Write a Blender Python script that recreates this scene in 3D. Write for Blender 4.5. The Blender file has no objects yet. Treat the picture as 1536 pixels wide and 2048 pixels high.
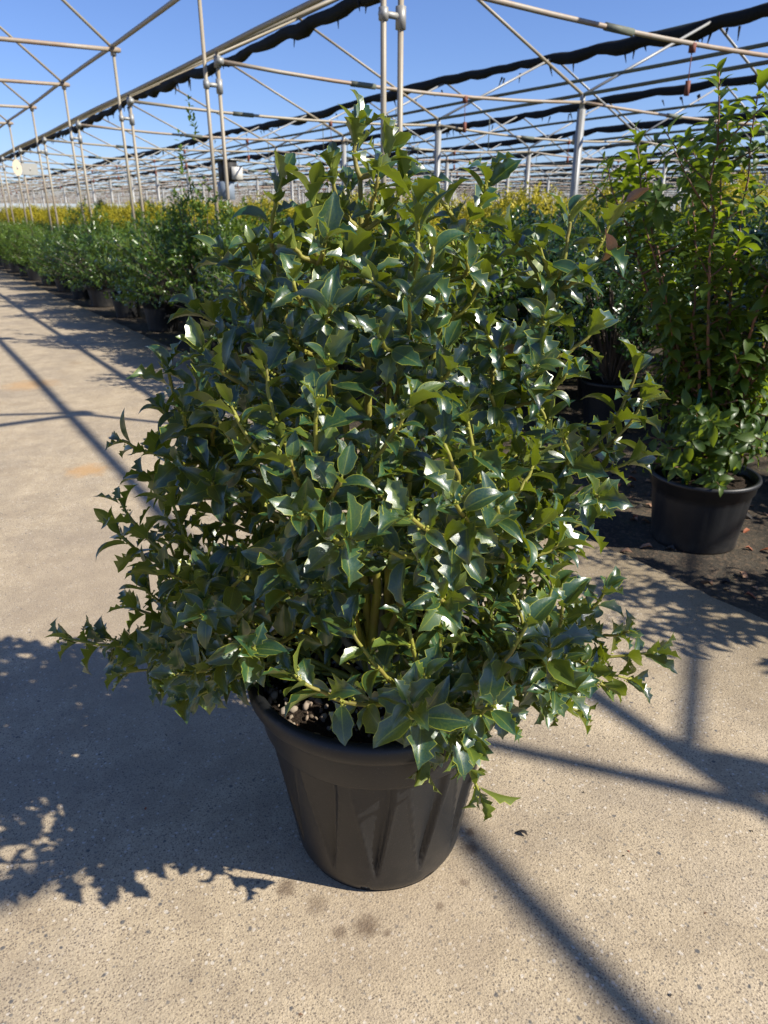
import bpy, math, random
import numpy as np
from mathutils import Vector, Matrix

sc = bpy.context.scene
col = sc.collection
R = math.radians

# ------------------------------------------------------------------ camera
YAW, PITCH, CAM_H = 33.05, 22.6, 1.5
cd = bpy.data.cameras.new('camera')
cam = bpy.data.objects.new('camera', cd)
col.objects.link(cam)
cam.location = (0, 0, CAM_H)
cam.rotation_euler = (R(90 - PITCH), 0, R(-YAW))
cd.sensor_fit = 'VERTICAL'
cd.sensor_height = 24.0
cd.lens = 24.0 * 1430 / 2048
cd.clip_start = 0.05
cd.clip_end = 3000
cd.dof.use_dof = True
cd.dof.focus_distance = 1.45
cd.dof.aperture_fstop = 4.6
sc.camera = cam

# ------------------------------------------------------------------ sky, sun, exposure
SUN_EL, SUN_AZ = 38.9, 142.7          # azimuth clockwise from +Y
w = bpy.data.worlds.new('World')
sc.world = w
w.use_nodes = True
nt = w.node_tree
nt.nodes.clear()
sky = nt.nodes.new('ShaderNodeTexSky')
sky.sky_type = 'NISHITA'
sky.sun_disc = False
sky.sun_elevation = R(SUN_EL)
sky.sun_rotation = R(SUN_AZ)
sky.air_density = 1.0
sky.dust_density = 0.3
sky.ozone_density = 3.5
bg = nt.nodes.new('ShaderNodeBackground')
bg.inputs['Strength'].default_value = 0.070
wo = nt.nodes.new('ShaderNodeOutputWorld')
tint = nt.nodes.new('ShaderNodeMix'); tint.data_type = 'RGBA'; tint.blend_type = 'MULTIPLY'
tint.inputs['Factor'].default_value = 1.0
tint.inputs[7].default_value = (0.90, 1.0, 1.38, 1)       # even white balance of the whole sky
nt.links.new(sky.outputs[0], tint.inputs[6])
nt.links.new(tint.outputs[2], bg.inputs[0])
nt.links.new(bg.outputs[0], wo.inputs[0])

sd = bpy.data.lights.new('sun', 'SUN')
sd.energy = 5.0
sd.angle = R(0.53)
sd.color = (1.0, 0.94, 0.84)
sun = bpy.data.objects.new('sun', sd)
col.objects.link(sun)
to_sun = Vector((math.sin(R(SUN_AZ)) * math.cos(R(SUN_EL)), math.cos(R(SUN_AZ)) * math.cos(R(SUN_EL)), math.sin(R(SUN_EL))))
sun.rotation_euler = to_sun.to_track_quat('Z', 'Y').to_euler()
sun.location = to_sun * 30

sc.view_settings.view_transform = 'Standard'
sc.view_settings.look = 'None'
sc.view_settings.exposure = 0.70
sc.view_settings.gamma = 1.0
sc.view_settings.use_curve_mapping = False
sc.render.engine = 'CYCLES'
sc.cycles.max_bounces = 8
sc.cycles.transparent_max_bounces = 8

# ------------------------------------------------------------------ helpers
def tag(o, label=None, cat=None, group=None, kind=None):
    if label: o['label'] = label
    if cat: o['category'] = cat
    if group: o['group'] = group
    if kind: o['kind'] = kind
    return o

def empty(name, loc=(0, 0, 0), rz=0.0, s=1.0):
    o = bpy.data.objects.new(name, None)
    col.objects.link(o)
    o.location = loc
    o.rotation_euler = (0, 0, rz)
    o.scale = (s, s, s)
    o.empty_display_size = 0.1
    return o

def link(name, me, parent=None, mats=None):
    o = bpy.data.objects.new(name, me)
    col.objects.link(o)
    if parent: o.parent = parent
    if mats is not None and not me.materials:
        for m in (mats if isinstance(mats, (list, tuple)) else [mats]): me.materials.append(m)
    return o

def mesh_np(name, V, F, UV=None, rnd=None, smooth=True, mats=None):
    """V (n,3) array, F list of index tuples or (m,k) array, UV per vertex, rnd per vertex."""
    me = bpy.data.meshes.new(name)
    V = np.asarray(V, dtype=np.float32)
    me.vertices.add(len(V))
    me.vertices.foreach_set('co', V.ravel())
    if isinstance(F, np.ndarray):
        tot = np.full(len(F), F.shape[1], dtype=np.int32)
        li = F.astype(np.int32).ravel()
    else:
        tot = np.array([len(f) for f in F], dtype=np.int32)
        li = np.array([i for f in F for i in f], dtype=np.int32)
    st = np.concatenate(([0], np.cumsum(tot)[:-1])).astype(np.int32)
    me.loops.add(len(li))
    me.loops.foreach_set('vertex_index', li)
    me.polygons.add(len(tot))
    me.polygons.foreach_set('loop_start', st)
    me.polygons.foreach_set('loop_total', tot)
    if UV is not None:
        uvl = me.uv_layers.new(name='UVMap')
        uvl.data.foreach_set('uv', np.asarray(UV, dtype=np.float32)[li].ravel())
    if rnd is not None:
        at = me.attributes.new('rnd', 'FLOAT', 'POINT')
        at.data.foreach_set('value', np.asarray(rnd, dtype=np.float32))
    me.update(calc_edges=True)
    me.polygons.foreach_set('use_smooth', np.full(len(tot), smooth, dtype=bool))
    me.validate()
    if mats is not None:
        for m in (mats if isinstance(mats, (list, tuple)) else [mats]): me.materials.append(m)
    return me

FAR = [False]
class MB:
    def __init__(s): s.v = []; s.f = []
    def add(s, V, F):
        b = len(s.v)
        s.v.extend([tuple(p) for p in V])
        s.f.extend([tuple(i + b for i in f) for f in F])
    def tube(s, pts, rad, n=8, cap=True):
        if FAR[0]: n, cap, pts = 4, False, (list(pts)[::len(pts) - 1] if len(pts) > 4 else pts)
        pts = [Vector(p) for p in pts]
        if not hasattr(rad, '__len__'): rad = [rad] * len(pts)
        b = len(s.v)
        ref = None
        for i, p in enumerate(pts):
            t = (pts[min(i + 1, len(pts) - 1)] - pts[max(i - 1, 0)])
            t = t.normalized() if t.length > 1e-9 else Vector((0, 0, 1))
            if ref is None:
                ref = Vector((0, 0, 1)) if abs(t.z) < 0.9 else Vector((1, 0, 0))
            a = (ref - t * ref.dot(t)).normalized()
            ref = a
            c = t.cross(a)
            for k in range(n):
                q = 2 * math.pi * k / n
                s.v.append(tuple(p + (a * math.cos(q) + c * math.sin(q)) * rad[i]))
        for i in range(len(pts) - 1):
            for k in range(n):
                k2 = (k + 1) % n
                s.f.append((b + i * n + k, b + i * n + k2, b + (i + 1) * n + k2, b + (i + 1) * n + k))
        if cap:
            s.f.append(tuple(b + k for k in reversed(range(n))))
            s.f.append(tuple(b + (len(pts) - 1) * n + k for k in range(n)))
    def box(s, c, h, bev=0.0):
        x, y, z = c; a, b_, d = h
        V = [(x + i * a, y + j * b_, z + k * d) for i in (-1, 1) for j in (-1, 1) for k in (-1, 1)]
        F = [(0, 1, 3, 2), (4, 6, 7, 5), (0, 4, 5, 1), (2, 3, 7, 6), (0, 2, 6, 4), (1, 5, 7, 3)]
        s.add(V, F)
    def lathe(s, prof, n=48, rfun=None):
        b = len(s.v)
        for (r, z) in prof:
            for k in range(n):
                q = 2 * math.pi * k / n
                rr = r + (rfun(q, z, r) if rfun else 0)
                s.v.append((rr * math.cos(q), rr * math.sin(q), z))
        for i in range(len(prof) - 1):
            for k in range(n):
                k2 = (k + 1) % n
                s.f.append((b + i * n + k, b + i * n + k2, b + (i + 1) * n + k2, b + (i + 1) * n + k))
    def mesh(s, name, mats, smooth=True): return mesh_np(name, np.array(s.v, dtype=np.float32), s.f, smooth=smooth, mats=mats)
    def build(s, name, mats, parent=None, smooth=True): return link(name, s.mesh(name, mats, smooth), parent)

def instance_mesh(name, tpl, M, T, rnd, mats):
    """many copies of a template (V,F,UV) in one mesh: M (n,3,3), T (n,3)."""
    V, F, UV = tpl
    n, nv = len(T), len(V)
    P = np.einsum('nij,vj->nvi', M, V) + T[:, None, :]
    Fa = []
    base = (np.arange(n) * nv)
    by = {}
    for f in F: by.setdefault(len(f), []).append(f)
    faces = []
    li, tot = [], []
    for k, fs in by.items():
        a = np.array(fs)[None] + base[:, None, None]
        a = a.reshape(-1, k)
        li.append(a.ravel()); tot.append(np.full(len(a), k))
    li = np.concatenate(li).astype(np.int32); tot = np.concatenate(tot).astype(np.int32)
    st = np.concatenate(([0], np.cumsum(tot)[:-1])).astype(np.int32)
    me = bpy.data.meshes.new(name)
    me.vertices.add(n * nv)
    me.vertices.foreach_set('co', P.astype(np.float32).ravel())
    me.loops.add(len(li)); me.loops.foreach_set('vertex_index', li)
    me.polygons.add(len(tot))
    me.polygons.foreach_set('loop_start', st); me.polygons.foreach_set('loop_total', tot)
    uvl = me.uv_layers.new(name='UVMap')
    uv = np.tile(np.asarray(UV, dtype=np.float32), (n, 1))
    uvl.data.foreach_set('uv', uv[li].ravel())
    at = me.attributes.new('rnd', 'FLOAT', 'POINT')
    at.data.foreach_set('value', np.repeat(rnd, nv).astype(np.float32))
    me.update(calc_edges=True)
    me.polygons.foreach_set('use_smooth', np.ones(len(tot), dtype=bool))
    for m in (mats if isinstance(mats, (list, tuple)) else [mats]): me.materials.append(m)
    return me

def merge_arrays(parts):
    """list of (V,F,UV,rnd) -> one"""
    return parts

def unit(a): return a / (np.linalg.norm(a, axis=-1, keepdims=True) + 1e-9)

def frames(D, N):
    """rotation matrices with columns side, D, normal from direction arrays"""
    D = unit(D)
    N = N - D * np.sum(N * D, -1, keepdims=True)
    N = unit(N)
    S = np.cross(D, N)
    return np.stack([S, D, N], axis=-1)

# ------------------------------------------------------------------ node helpers
class NT:
    def __init__(s, name):
        s.m = bpy.data.materials.new(name); s.m.use_nodes = True
        s.t = s.m.node_tree; s.t.nodes.clear()
        s.out = s.t.nodes.new('ShaderNodeOutputMaterial')
    def n(s, kind, **kw):
        nd = s.t.nodes.new('ShaderNode' + kind)
        for k, v in kw.items(): setattr(nd, k, v)
        return nd
    def l(s, a, b): s.t.links.new(a, b)
    def val(s, sock, v):
        if hasattr(v, 'links') or isinstance(v, bpy.types.NodeSocket): s.l(v, sock)
        else: sock.default_value = v
    def math(s, op, a, b=0.0, clamp=False):
        nd = s.n('Math', operation=op); nd.use_clamp = clamp
        s.val(nd.inputs[0], a); s.val(nd.inputs[1], b); return nd.outputs[0]
    def mix(s, f, a, b, mode='MIX'):
        nd = s.n('Mix', data_type='RGBA', blend_type=mode)
        s.val(nd.inputs['Factor'], f)
        for sock, v in ((nd.inputs[6], a), (nd.inputs[7], b)):
            if isinstance(v, bpy.types.NodeSocket): s.l(v, sock)
            else: sock.default_value = (*v, 1) if len(v) == 3 else v
        return nd.outputs[2]
    def ramp(s, f, stops, interp='LINEAR'):
        nd = s.n('ValToRGB'); cr = nd.color_ramp; cr.interpolation = interp
        while len(cr.elements) < len(stops): cr.elements.new(0.5)
        for e, (p, c) in zip(cr.elements, stops):
            e.position = p; e.color = (*c, 1) if hasattr(c, '__len__') else (c, c, c, 1)
        s.val(nd.inputs[0], f); return nd.outputs[0]
    def noise(s, vec, scale, detail=4, rough=0.55, dist=0.0):
        nd = s.n('TexNoise'); nd.inputs['Scale'].default_value = scale
        nd.inputs['Detail'].default_value = detail; nd.inputs['Roughness'].default_value = rough
        nd.inputs['Distortion'].default_value = dist
        if vec is not None: s.l(vec, nd.inputs['Vector'])
        return nd.outputs['Fac']
    def voro(s, vec, scale, feat='F1', out='Distance'):
        nd = s.n('TexVoronoi', feature=feat); nd.inputs['Scale'].default_value = scale
        s.l(vec, nd.inputs['Vector']); return nd.outputs[out]
    def pos(s): return s.n('NewGeometry').outputs['Position']
    def objc(s): return s.n('TexCoord').outputs['Object']
    def bump(s, h, strength=0.3, dist=0.01):
        nd = s.n('Bump'); nd.inputs['Strength'].default_value = strength; nd.inputs['Distance'].default_value = dist
        s.l(h, nd.inputs['Height']); return nd.outputs[0]
    def bsdf(s, color, rough=0.6, normal=None, **kw):
        b = s.n('BsdfPrincipled')
        s.val(b.inputs['Base Color'], (*color, 1) if isinstance(color, tuple) else color)
        s.val(b.inputs['Roughness'], rough)
        if normal is not None: s.l(normal, b.inputs['Normal'])
        for k, v in kw.items(): s.val(b.inputs[k.replace('_', ' ')], v)
        return b
    def done(s, sh): s.l(sh, s.out.inputs[0]); return s.m

def leaf_rand(t):
    a = t.n('Attribute', attribute_name='rnd').outputs['Fac']
    o = t.n('ObjectInfo').outputs['Random']
    return t.math('FRACT', t.math('ADD', a, o))

def leaf_mat(name, front, front2, back, trans, rim, rough=0.3, tw=0.25, spec=0.5, veins=True, coat=0.0, margin=0.9, petiole=0.1, brown=None):
    t = NT(name)
    r = leaf_rand(t)
    uv = t.n('UVMap').outputs[0]
    sep = t.n('SeparateXYZ'); t.l(uv, sep.inputs[0])
    u, v = sep.outputs[0], sep.outputs[1]
    cf = t.ramp(r, [(0.0, front), (0.55, tuple((a + b) / 2 for a, b in zip(front, front2))), (0.82, front2), (0.95, tuple(0.45 * b + 0.55 * c for b, c in zip(front2, back)))])
    pn = t.noise(t.objc(), 28, 3)
    cf = t.mix(t.ramp(pn, [(0.45, 0), (0.75, 0.45)]), cf, back)
    geo = t.n('NewGeometry')
    c = t.mix(geo.outputs['Backfacing'], cf, t.mix(r, back, tuple(x * 0.75 for x in back)))
    if brown is not None:
        isb = t.math('GREATER_THAN', r, 1 - brown[0])
        c = t.mix(t.math('MULTIPLY', isb, 0.85), c, brown[1])
    mg = t.ramp(u, [(margin - 0.02, 0), (margin + 0.05, 1)])
    md = t.ramp(u, [(0.0, 1), (0.07, 0)])
    edge = t.math('MAXIMUM', t.math('MULTIPLY', mg, 0.9), t.math('MULTIPLY', md, 0.45))
    pet = t.ramp(v, [(petiole * 0.8, 1), (petiole * 1.4, 0)])
    edge = t.math('MAXIMUM', edge, pet)
    c = t.mix(edge, c, rim)
    nrm = None
    if veins:
        comb = t.n('CombineXYZ')
        t.l(t.math('ADD', t.math('MULTIPLY', v, 1.0), t.math('MULTIPLY', u, -0.22)), comb.inputs[0])
        wv = t.n('TexWave'); wv.inputs['Scale'].default_value = 2.6; wv.inputs['Distortion'].default_value = 1.2
        t.l(comb.outputs[0], wv.inputs['Vector'])
        h = t.math('ADD', t.math('MULTIPLY', wv.outputs['Fac'], 0.12), t.math('MULTIPLY', t.noise(t.objc(), 90, 3), 0.7))
        nrm = t.bump(h, 0.16, 0.003)
    rr = t.math('ADD', rough - 0.06, t.math('MULTIPLY', t.noise(t.objc(), 45, 3), 0.16))
    rr = t.math('ADD', rr, t.math('MULTIPLY', geo.outputs['Backfacing'], 0.25))
    b = t.bsdf(c, rr, nrm, Specular_IOR_Level=spec, Coat_Weight=coat, Coat_Roughness=0.24)
    tr = t.n('BsdfTranslucent')
    t.val(tr.inputs['Color'], (*trans, 1))
    ms = t.n('MixShader'); ms.inputs[0].default_value = tw
    t.l(b.outputs[0], ms.inputs[1]); t.l(tr.outputs[0], ms.inputs[2])
    return t.done(ms.outputs[0])

# ------------------------------------------------------------------ materials
def concrete():
    t = NT('concrete')
    p = t.pos()
    big = t.noise(p, 0.9, 5, 0.6)
    med = t.noise(p, 6.0, 6, 0.65)
    fine = t.noise(p, 170, 5, 0.8)
    c = t.ramp(med, [(0.28, (0.34, 0.268, 0.175)), (0.52, (0.465, 0.375, 0.248)), (0.75, (0.54, 0.44, 0.302))])
    c = t.mix(t.ramp(big, [(0.42, 0.0), (0.70, 0.55)]), c, (0.33, 0.27, 0.205), 'MULTIPLY') if False else t.mix(t.ramp(t.noise(p, 1.6, 7, 0.7, 0.3), [(0.44, 0.0), (0.66, 0.7)]), c, (0.29, 0.24, 0.175))
    # sandy grain
    c = t.mix(t.ramp(fine, [(0.32, 0.85), (0.50, 0.0)]), c, (0.21, 0.165, 0.115))
    c = t.mix(t.ramp(fine, [(0.55, 0.0), (0.75, 0.55)]), c, (0.68, 0.58, 0.45))
    # exposed aggregate: some cells dark, some grey, some pale
    dn = t.n('TexNoise'); dn.inputs['Scale'].default_value = 60; t.l(p, dn.inputs['Vector'])
    va = t.n('VectorMath', operation='MULTIPLY_ADD'); t.l(dn.outputs['Color'], va.inputs[0]); va.inputs[1].default_value = (0.009, 0.009, 0.009); t.l(p, va.inputs[2])
    pv = va.outputs[0]
    for sc_, thr, rad, colr, amt in ((140, 0.76, 0.32, (0.11, 0.092, 0.075), 0.75), (80, 0.88, 0.25, (0.15, 0.14, 0.125), 0.75), (230, 0.60, 0.38, (0.15, 0.115, 0.085), 0.7), (85, 0.86, 0.30, (0.62, 0.56, 0.47), 0.6), (46, 0.965, 0.2, (0.09, 0.09, 0.09), 0.9)):
        vn = t.n('TexVoronoi'); vn.inputs['Scale'].default_value = sc_; t.l(pv, vn.inputs['Vector'])
        sx = t.n('SeparateColor'); t.l(vn.outputs['Color'], sx.inputs[0])
        pick = t.math('GREATER_THAN', sx.outputs[0], thr)
        disc = t.ramp(vn.outputs['Distance'], [(rad - 0.05, 1), (rad + 0.1, 0)])
        c = t.mix(t.math('MULTIPLY', t.math('MULTIPLY', pick, disc), amt), c, colr)
    # mossy and rusty stains with shapes of their own
    st = t.noise(p, 1.7, 5, 0.6, 0.6)
    c = t.mix(t.ramp(st, [(0.62, 0.0), (0.75, 0.45)]), c, (0.30, 0.20, 0.09))
    def spot(x, y, r, colr, amt, sx=1.0, ns=14.0):
        nonlocal c
        sub = t.n('VectorMath', operation='SUBTRACT'); t.l(p, sub.inputs[0]); sub.inputs[1].default_value = (x, y, 0)
        mul = t.n('VectorMath', operation='MULTIPLY'); t.l(sub.outputs[0], mul.inputs[0]); mul.inputs[1].default_value = (1.0, sx, 1)
        ln = t.n('VectorMath', operation='LENGTH'); t.l(mul.outputs[0], ln.inputs[0])
        d = t.math('ADD', ln.outputs['Value'], t.math('MULTIPLY', t.math('SUBTRACT', t.noise(p, ns, 4, 0.7), 0.5), r * 1.6))
        c = t.mix(t.math('MULTIPLY', t.ramp(t.math('DIVIDE', d, r), [(0.35, 1), (1.0, 0)]), amt), c, colr)
    spot(0.76, 4.63, 0.16, (0.46, 0.25, 0.08), 0.6)
    spot(0.86, 7.5, 0.3, (0.46, 0.25, 0.08), 0.5)
    spot(0.55, 2.7, 0.7, (0.30, 0.24, 0.17), 0.6, 0.5, 3)
    for (x, y, r, a) in ((0.59, 0.98, 0.035, 0.85), (0.53, 1.0, 0.022, 0.7), (0.48, 1.17, 0.03, 0.7), (0.93, 1.02, 0.022, 0.8), (0.96, 1.06, 0.016, 0.8), (0.85, 0.95, 0.014, 0.8), (0.62, 0.94, 0.012, 0.8), (0.76, 0.93, 0.014, 0.7), (0.98, 1.12, 0.018, 0.6), (0.52, 1.09, 0.03, 0.5)):
        spot(x, y, r * 1.1, (0.06, 0.03, 0.013), a, 1.0, 75)
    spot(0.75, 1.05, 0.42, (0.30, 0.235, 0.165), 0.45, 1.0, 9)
    # dirt and moss gathered along the edge of the slab
    sx = t.n('SeparateXYZ'); t.l(p, sx.inputs[0])
    ed = t.math('ADD', sx.outputs[0], t.math('MULTIPLY', t.math('SUBTRACT', t.noise(p, 2.4, 5, 0.65), 0.5), 0.9))
    c = t.mix(t.math('MULTIPLY', t.ramp(t.math('MULTIPLY', t.math('SUBTRACT', ed, 1.9), 1.3), [(0.0, 0), (1.0, 1)]), 0.75), c, (0.17, 0.13, 0.075))
    h = t.math('ADD', t.math('MULTIPLY', fine, 0.8), t.math('MULTIPLY', t.voro(p, 190), 0.5))
    nrm = t.bump(h, 0.55, 0.004)
    b = t.bsdf(c, 0.88, nrm, Specular_IOR_Level=0.25)
    return t.done(b.outputs[0])

def dark_ground():
    t = NT('dark_ground')
    p = t.pos()
    a = t.noise(p, 3.0, 6, 0.65)
    b_ = t.noise(p, 45, 5, 0.7)
    c = t.ramp(a, [(0.3, (0.028, 0.024, 0.019)), (0.55, (0.062, 0.052, 0.038)), (0.75, (0.12, 0.10, 0.07))])
    c = t.mix(t.ramp(t.noise(p, 2.1, 6, 0.7, 0.4), [(0.55, 0), (0.68, 0.7)]), c, (0.052, 0.062, 0.018))
    c = t.mix(t.ramp(b_, [(0.50, 0), (0.66, 0.8)]), c, (0.16, 0.11, 0.07))
    nrm = t.bump(t.math('ADD', b_, t.math('MULTIPLY', a, 2)), 0.6, 0.02)
    return t.done(t.bsdf(c, 0.9, nrm, Specular_IOR_Level=0.2).outputs[0])

def metal(name, c1, c2, rust, amt, rough=0.55, metallic=0.15):
    t = NT(name)
    p = t.pos()
    n1 = t.noise(p, 1.3, 5, 0.6); n2 = t.noise(p, 22, 4, 0.65)
    c = t.mix(n2, c1, c2)
    c = t.mix(t.math('MULTIPLY', t.ramp(t.math('ADD', t.math('MULTIPLY', n1, 0.7), t.math('MULTIPLY', n2, 0.35)), [(0.45, 0), (0.62, 1)]), amt), c, rust)
    return t.done(t.bsdf(c, rough, t.bump(n2, 0.15, 0.004), Metallic=metallic).outputs[0])

def plain(name, c, rough=0.6, ns=30.0, var=0.25, bs=0.15, spec=0.5, bd=0.003):
    t = NT(name)
    n1 = t.noise(t.objc(), ns, 5, 0.65)
    cc = t.mix(n1, tuple(x * (1 - var) for x in c), tuple(min(1, x * (1 + var)) for x in c))
    return t.done(t.bsdf(cc, rough, t.bump(n1, bs, bd), Specular_IOR_Level=spec).outputs[0])

def pot_plastic():
    t = NT('black_pot_plastic')
    o = t.objc()
    n1 = t.noise(o, 220, 3, 0.7); n2 = t.noise(o, 5, 5, 0.6)
    c = t.mix(n2, (0.0085, 0.009, 0.0098), (0.0155, 0.0165, 0.0178))
    sep = t.n('SeparateXYZ'); t.l(o, sep.inputs[0])
    # dust splashed on the lower wall and film marks
    dust = t.math('MULTIPLY', t.ramp(sep.outputs[2], [(0.0, 1), (0.16, 0)]), t.ramp(t.noise(o, 16, 5, 0.7), [(0.4, 0), (0.7, 0.4)]))
    c = t.mix(dust, c, (0.09, 0.075, 0.06))
    sp = t.ramp(t.noise(o, 300, 2, 0.5), [(0.66, 0), (0.72, 0.35)])
    c = t.mix(sp, c, (0.13, 0.12, 0.105))
    rr = t.math('ADD', 0.36, t.math('MULTIPLY', n2, 0.2))
    return t.done(t.bsdf(c, rr, t.bump(n1, 0.25, 0.0015), Specular_IOR_Level=0.45).outputs[0])

def bark(name, a, b_, brown, amt):
    t = NT(name)
    o = t.pos()
    c = t.mix(t.noise(o, 40, 4), a, b_)
    c = t.mix(t.math('MULTIPLY', t.ramp(t.noise(o, 9, 4), [(0.45, 0), (0.6, 1)]), amt), c, brown)
    return t.done(t.bsdf(c, 0.6, t.bump(t.noise(o, 120, 4), 0.4, 0.003)).outputs[0])

def net_mat():
    t = NT('black_net')
    o = t.pos()
    n1 = t.noise(o, 18, 5, 0.7)
    c = t.mix(n1, (0.008, 0.009, 0.010), (0.022, 0.023, 0.022))
    return t.done(t.bsdf(c, 0.8, t.bump(n1, 0.8, 0.05), Specular_IOR_Level=0.2).outputs[0])

M = dict(
    concrete=concrete(), ground=dark_ground(), pot=pot_plastic(), net=net_mat(),
    rusty=metal('rusty_pipe', (0.29, 0.255, 0.20), (0.34, 0.29, 0.22), (0.28, 0.17, 0.10), 0.7, 0.55, 0.05),
    tan=metal('tan_pipe', (0.29, 0.255, 0.185), (0.35, 0.305, 0.22), (0.25, 0.19, 0.13), 0.45, 0.5, 0.05),
    galv=metal('galvanised_post', (0.26, 0.265, 0.255), (0.35, 0.355, 0.34), (0.26, 0.22, 0.17), 0.35, 0.5, 0.3),
    greenpipe=metal('mossy_pipe', (0.10, 0.12, 0.085), (0.15, 0.165, 0.12), (0.07, 0.06, 0.045), 0.6, 0.65, 0.0),
    rustred=plain('rust_red', (0.16, 0.05, 0.03), 0.8),
    soil=plain('potting_soil', (0.032, 0.022, 0.015), 0.95, 60, 0.6, 1.0, 0.2, 0.02),
    pebble=None,
    holly=leaf_mat('holly_leaf', (0.007, 0.040, 0.021), (0.020, 0.070, 0.026), (0.13, 0.17, 0.018), (0.40, 0.50, 0.015), (0.36, 0.38, 0.035), 0.33, 0.15, 0.75, True, 0.5, 0.93, 0.1),
    hollystem=bark('holly_green_bark', (0.19, 0.20, 0.028), (0.30, 0.28, 0.035), (0.17, 0.10, 0.035), 0.45),
    hollywood=bark('holly_old_bark', (0.16, 0.14, 0.095), (0.23, 0.20, 0.14), (0.08, 0.085, 0.04), 0.7),
    bud=plain('holly_flower_bud', (0.27, 0.28, 0.035), 0.6),
    deadleaf=plain('dead_leaf', (0.30, 0.17, 0.095), 0.7, 40, 0.4, 0.4),
    redleaf=plain('red_fallen_leaf', (0.30, 0.09, 0.035), 0.7, 40, 0.4, 0.4),
    blackleaf=plain('black_fallen_leaf', (0.028, 0.022, 0.018), 0.7, 40, 0.4, 0.4),
    osman=leaf_mat('small_glossy_leaf', (0.028, 0.078, 0.014), (0.095, 0.165, 0.020), (0.10, 0.15, 0.03), (0.32, 0.46, 0.03), (0.07, 0.11, 0.016), 0.30, 0.26, 0.6, False, 0.3),
    light=leaf_mat('light_green_leaf', (0.045, 0.10, 0.012), (0.12, 0.19, 0.016), (0.10, 0.16, 0.03), (0.36, 0.48, 0.03), (0.09, 0.14, 0.015), 0.40, 0.28, 0.45, False),
    camel=leaf_mat('camellia_leaf', (0.010, 0.036, 0.009), (0.024, 0.064, 0.012), (0.055, 0.10, 0.02), (0.22, 0.36, 0.02), (0.04, 0.075, 0.012), 0.24, 0.18, 0.6, False, 0.3),
    gold=leaf_mat('golden_leaf', (0.32, 0.28, 0.014), (0.56, 0.44, 0.020), (0.24, 0.24, 0.03), (0.60, 0.55, 0.03), (0.36, 0.33, 0.02), 0.5, 0.25, 0.4, False),
    conif=leaf_mat('dark_conifer_leaf', (0.012, 0.032, 0.010), (0.025, 0.055, 0.015), (0.03, 0.05, 0.015), (0.08, 0.14, 0.02), (0.02, 0.04, 0.01), 0.6, 0.15, 0.3, False),
    droop=leaf_mat('drooping_leaf', (0.018, 0.056, 0.010), (0.055, 0.105, 0.014), (0.085, 0.13, 0.02), (0.36, 0.48, 0.02), (0.11, 0.13, 0.03), 0.5, 0.32, 0.35, True, 0.1, 0.96, 0.1),
    redstem=bark('red_brown_bark', (0.17, 0.075, 0.040), (0.22, 0.10, 0.055), (0.10, 0.075, 0.05), 0.5),
    greybark=bark('grey_bark', (0.085, 0.066, 0.048), (0.13, 0.10, 0.075), (0.05, 0.038, 0.028), 0.6),
    stake=plain('green_plastic_stake', (0.012, 0.085, 0.045), 0.45),
    white=plain('white_panel', (0.58, 0.56, 0.50), 0.5, 8, 0.08),
    bluegrey=plain('blue_grey_box', (0.20, 0.24, 0.29), 0.5, 8, 0.1),
    blackbox=plain('black_duct', (0.014, 0.013, 0.013), 0.7),
    cream=plain('cream_sign_board', (0.68, 0.56, 0.40), 0.6, 8, 0.06),
    greysign=plain('grey_sign_board', (0.36, 0.35, 0.31), 0.6, 8, 0.06),
)
def pebble_mat():
    t = NT('soil_pebble')
    r = t.n('Attribute', attribute_name='rnd').outputs['Fac']
    c = t.ramp(r, [(0.0, (0.10, 0.075, 0.05)), (0.35, (0.20, 0.155, 0.11)), (0.6, (0.30, 0.25, 0.19)), (0.85, (0.14, 0.075, 0.04)), (1.0, (0.42, 0.37, 0.30))])
    return t.done(t.bsdf(c, 0.85, t.bump(t.noise(t.objc(), 150, 3), 0.3, 0.003)).outputs[0])
M['pebble'] = pebble_mat()

# ------------------------------------------------------------------ ground and path
EDGE = 2.65
def make_ground():
    m = MB()
    m.add([(-1200, -1200, -0.03), (1200, -1200, -0.03), (1200, 1500, -0.03), (-1200, 1500, -0.03)], [(0, 1, 2, 3)])
    tag(m.build('ground', M['ground'], smooth=False), kind='structure')
    # concrete slab with an uneven right edge
    rg = random.Random(4)
    ys = [-14.0]
    while ys[-1] < 30: ys.append(ys[-1] + (0.06 if -1 < ys[-1] < 12 else 0.5))
    ys.append(140)
    V, F = [], []
    wob = 0
    for y in ys:
        wob = 0.8 * wob + rg.gauss(0, 0.008)
        e = EDGE + wob
        V += [(-7.0, y, 0.0), (e - 0.02, y, 0.0), (e, y, -0.012), (e + 0.006, y, -0.06)]
    for i in range(len(ys) - 1):
        a = i * 4; b = a + 4
        for k in range(3): F.append((a + k, a + k + 1, b + k + 1, b + k))
    m2 = MB(); m2.add(V, F)
    tag(m2.build('path', M['concrete'], smooth=False), kind='structure')
make_ground()

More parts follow.
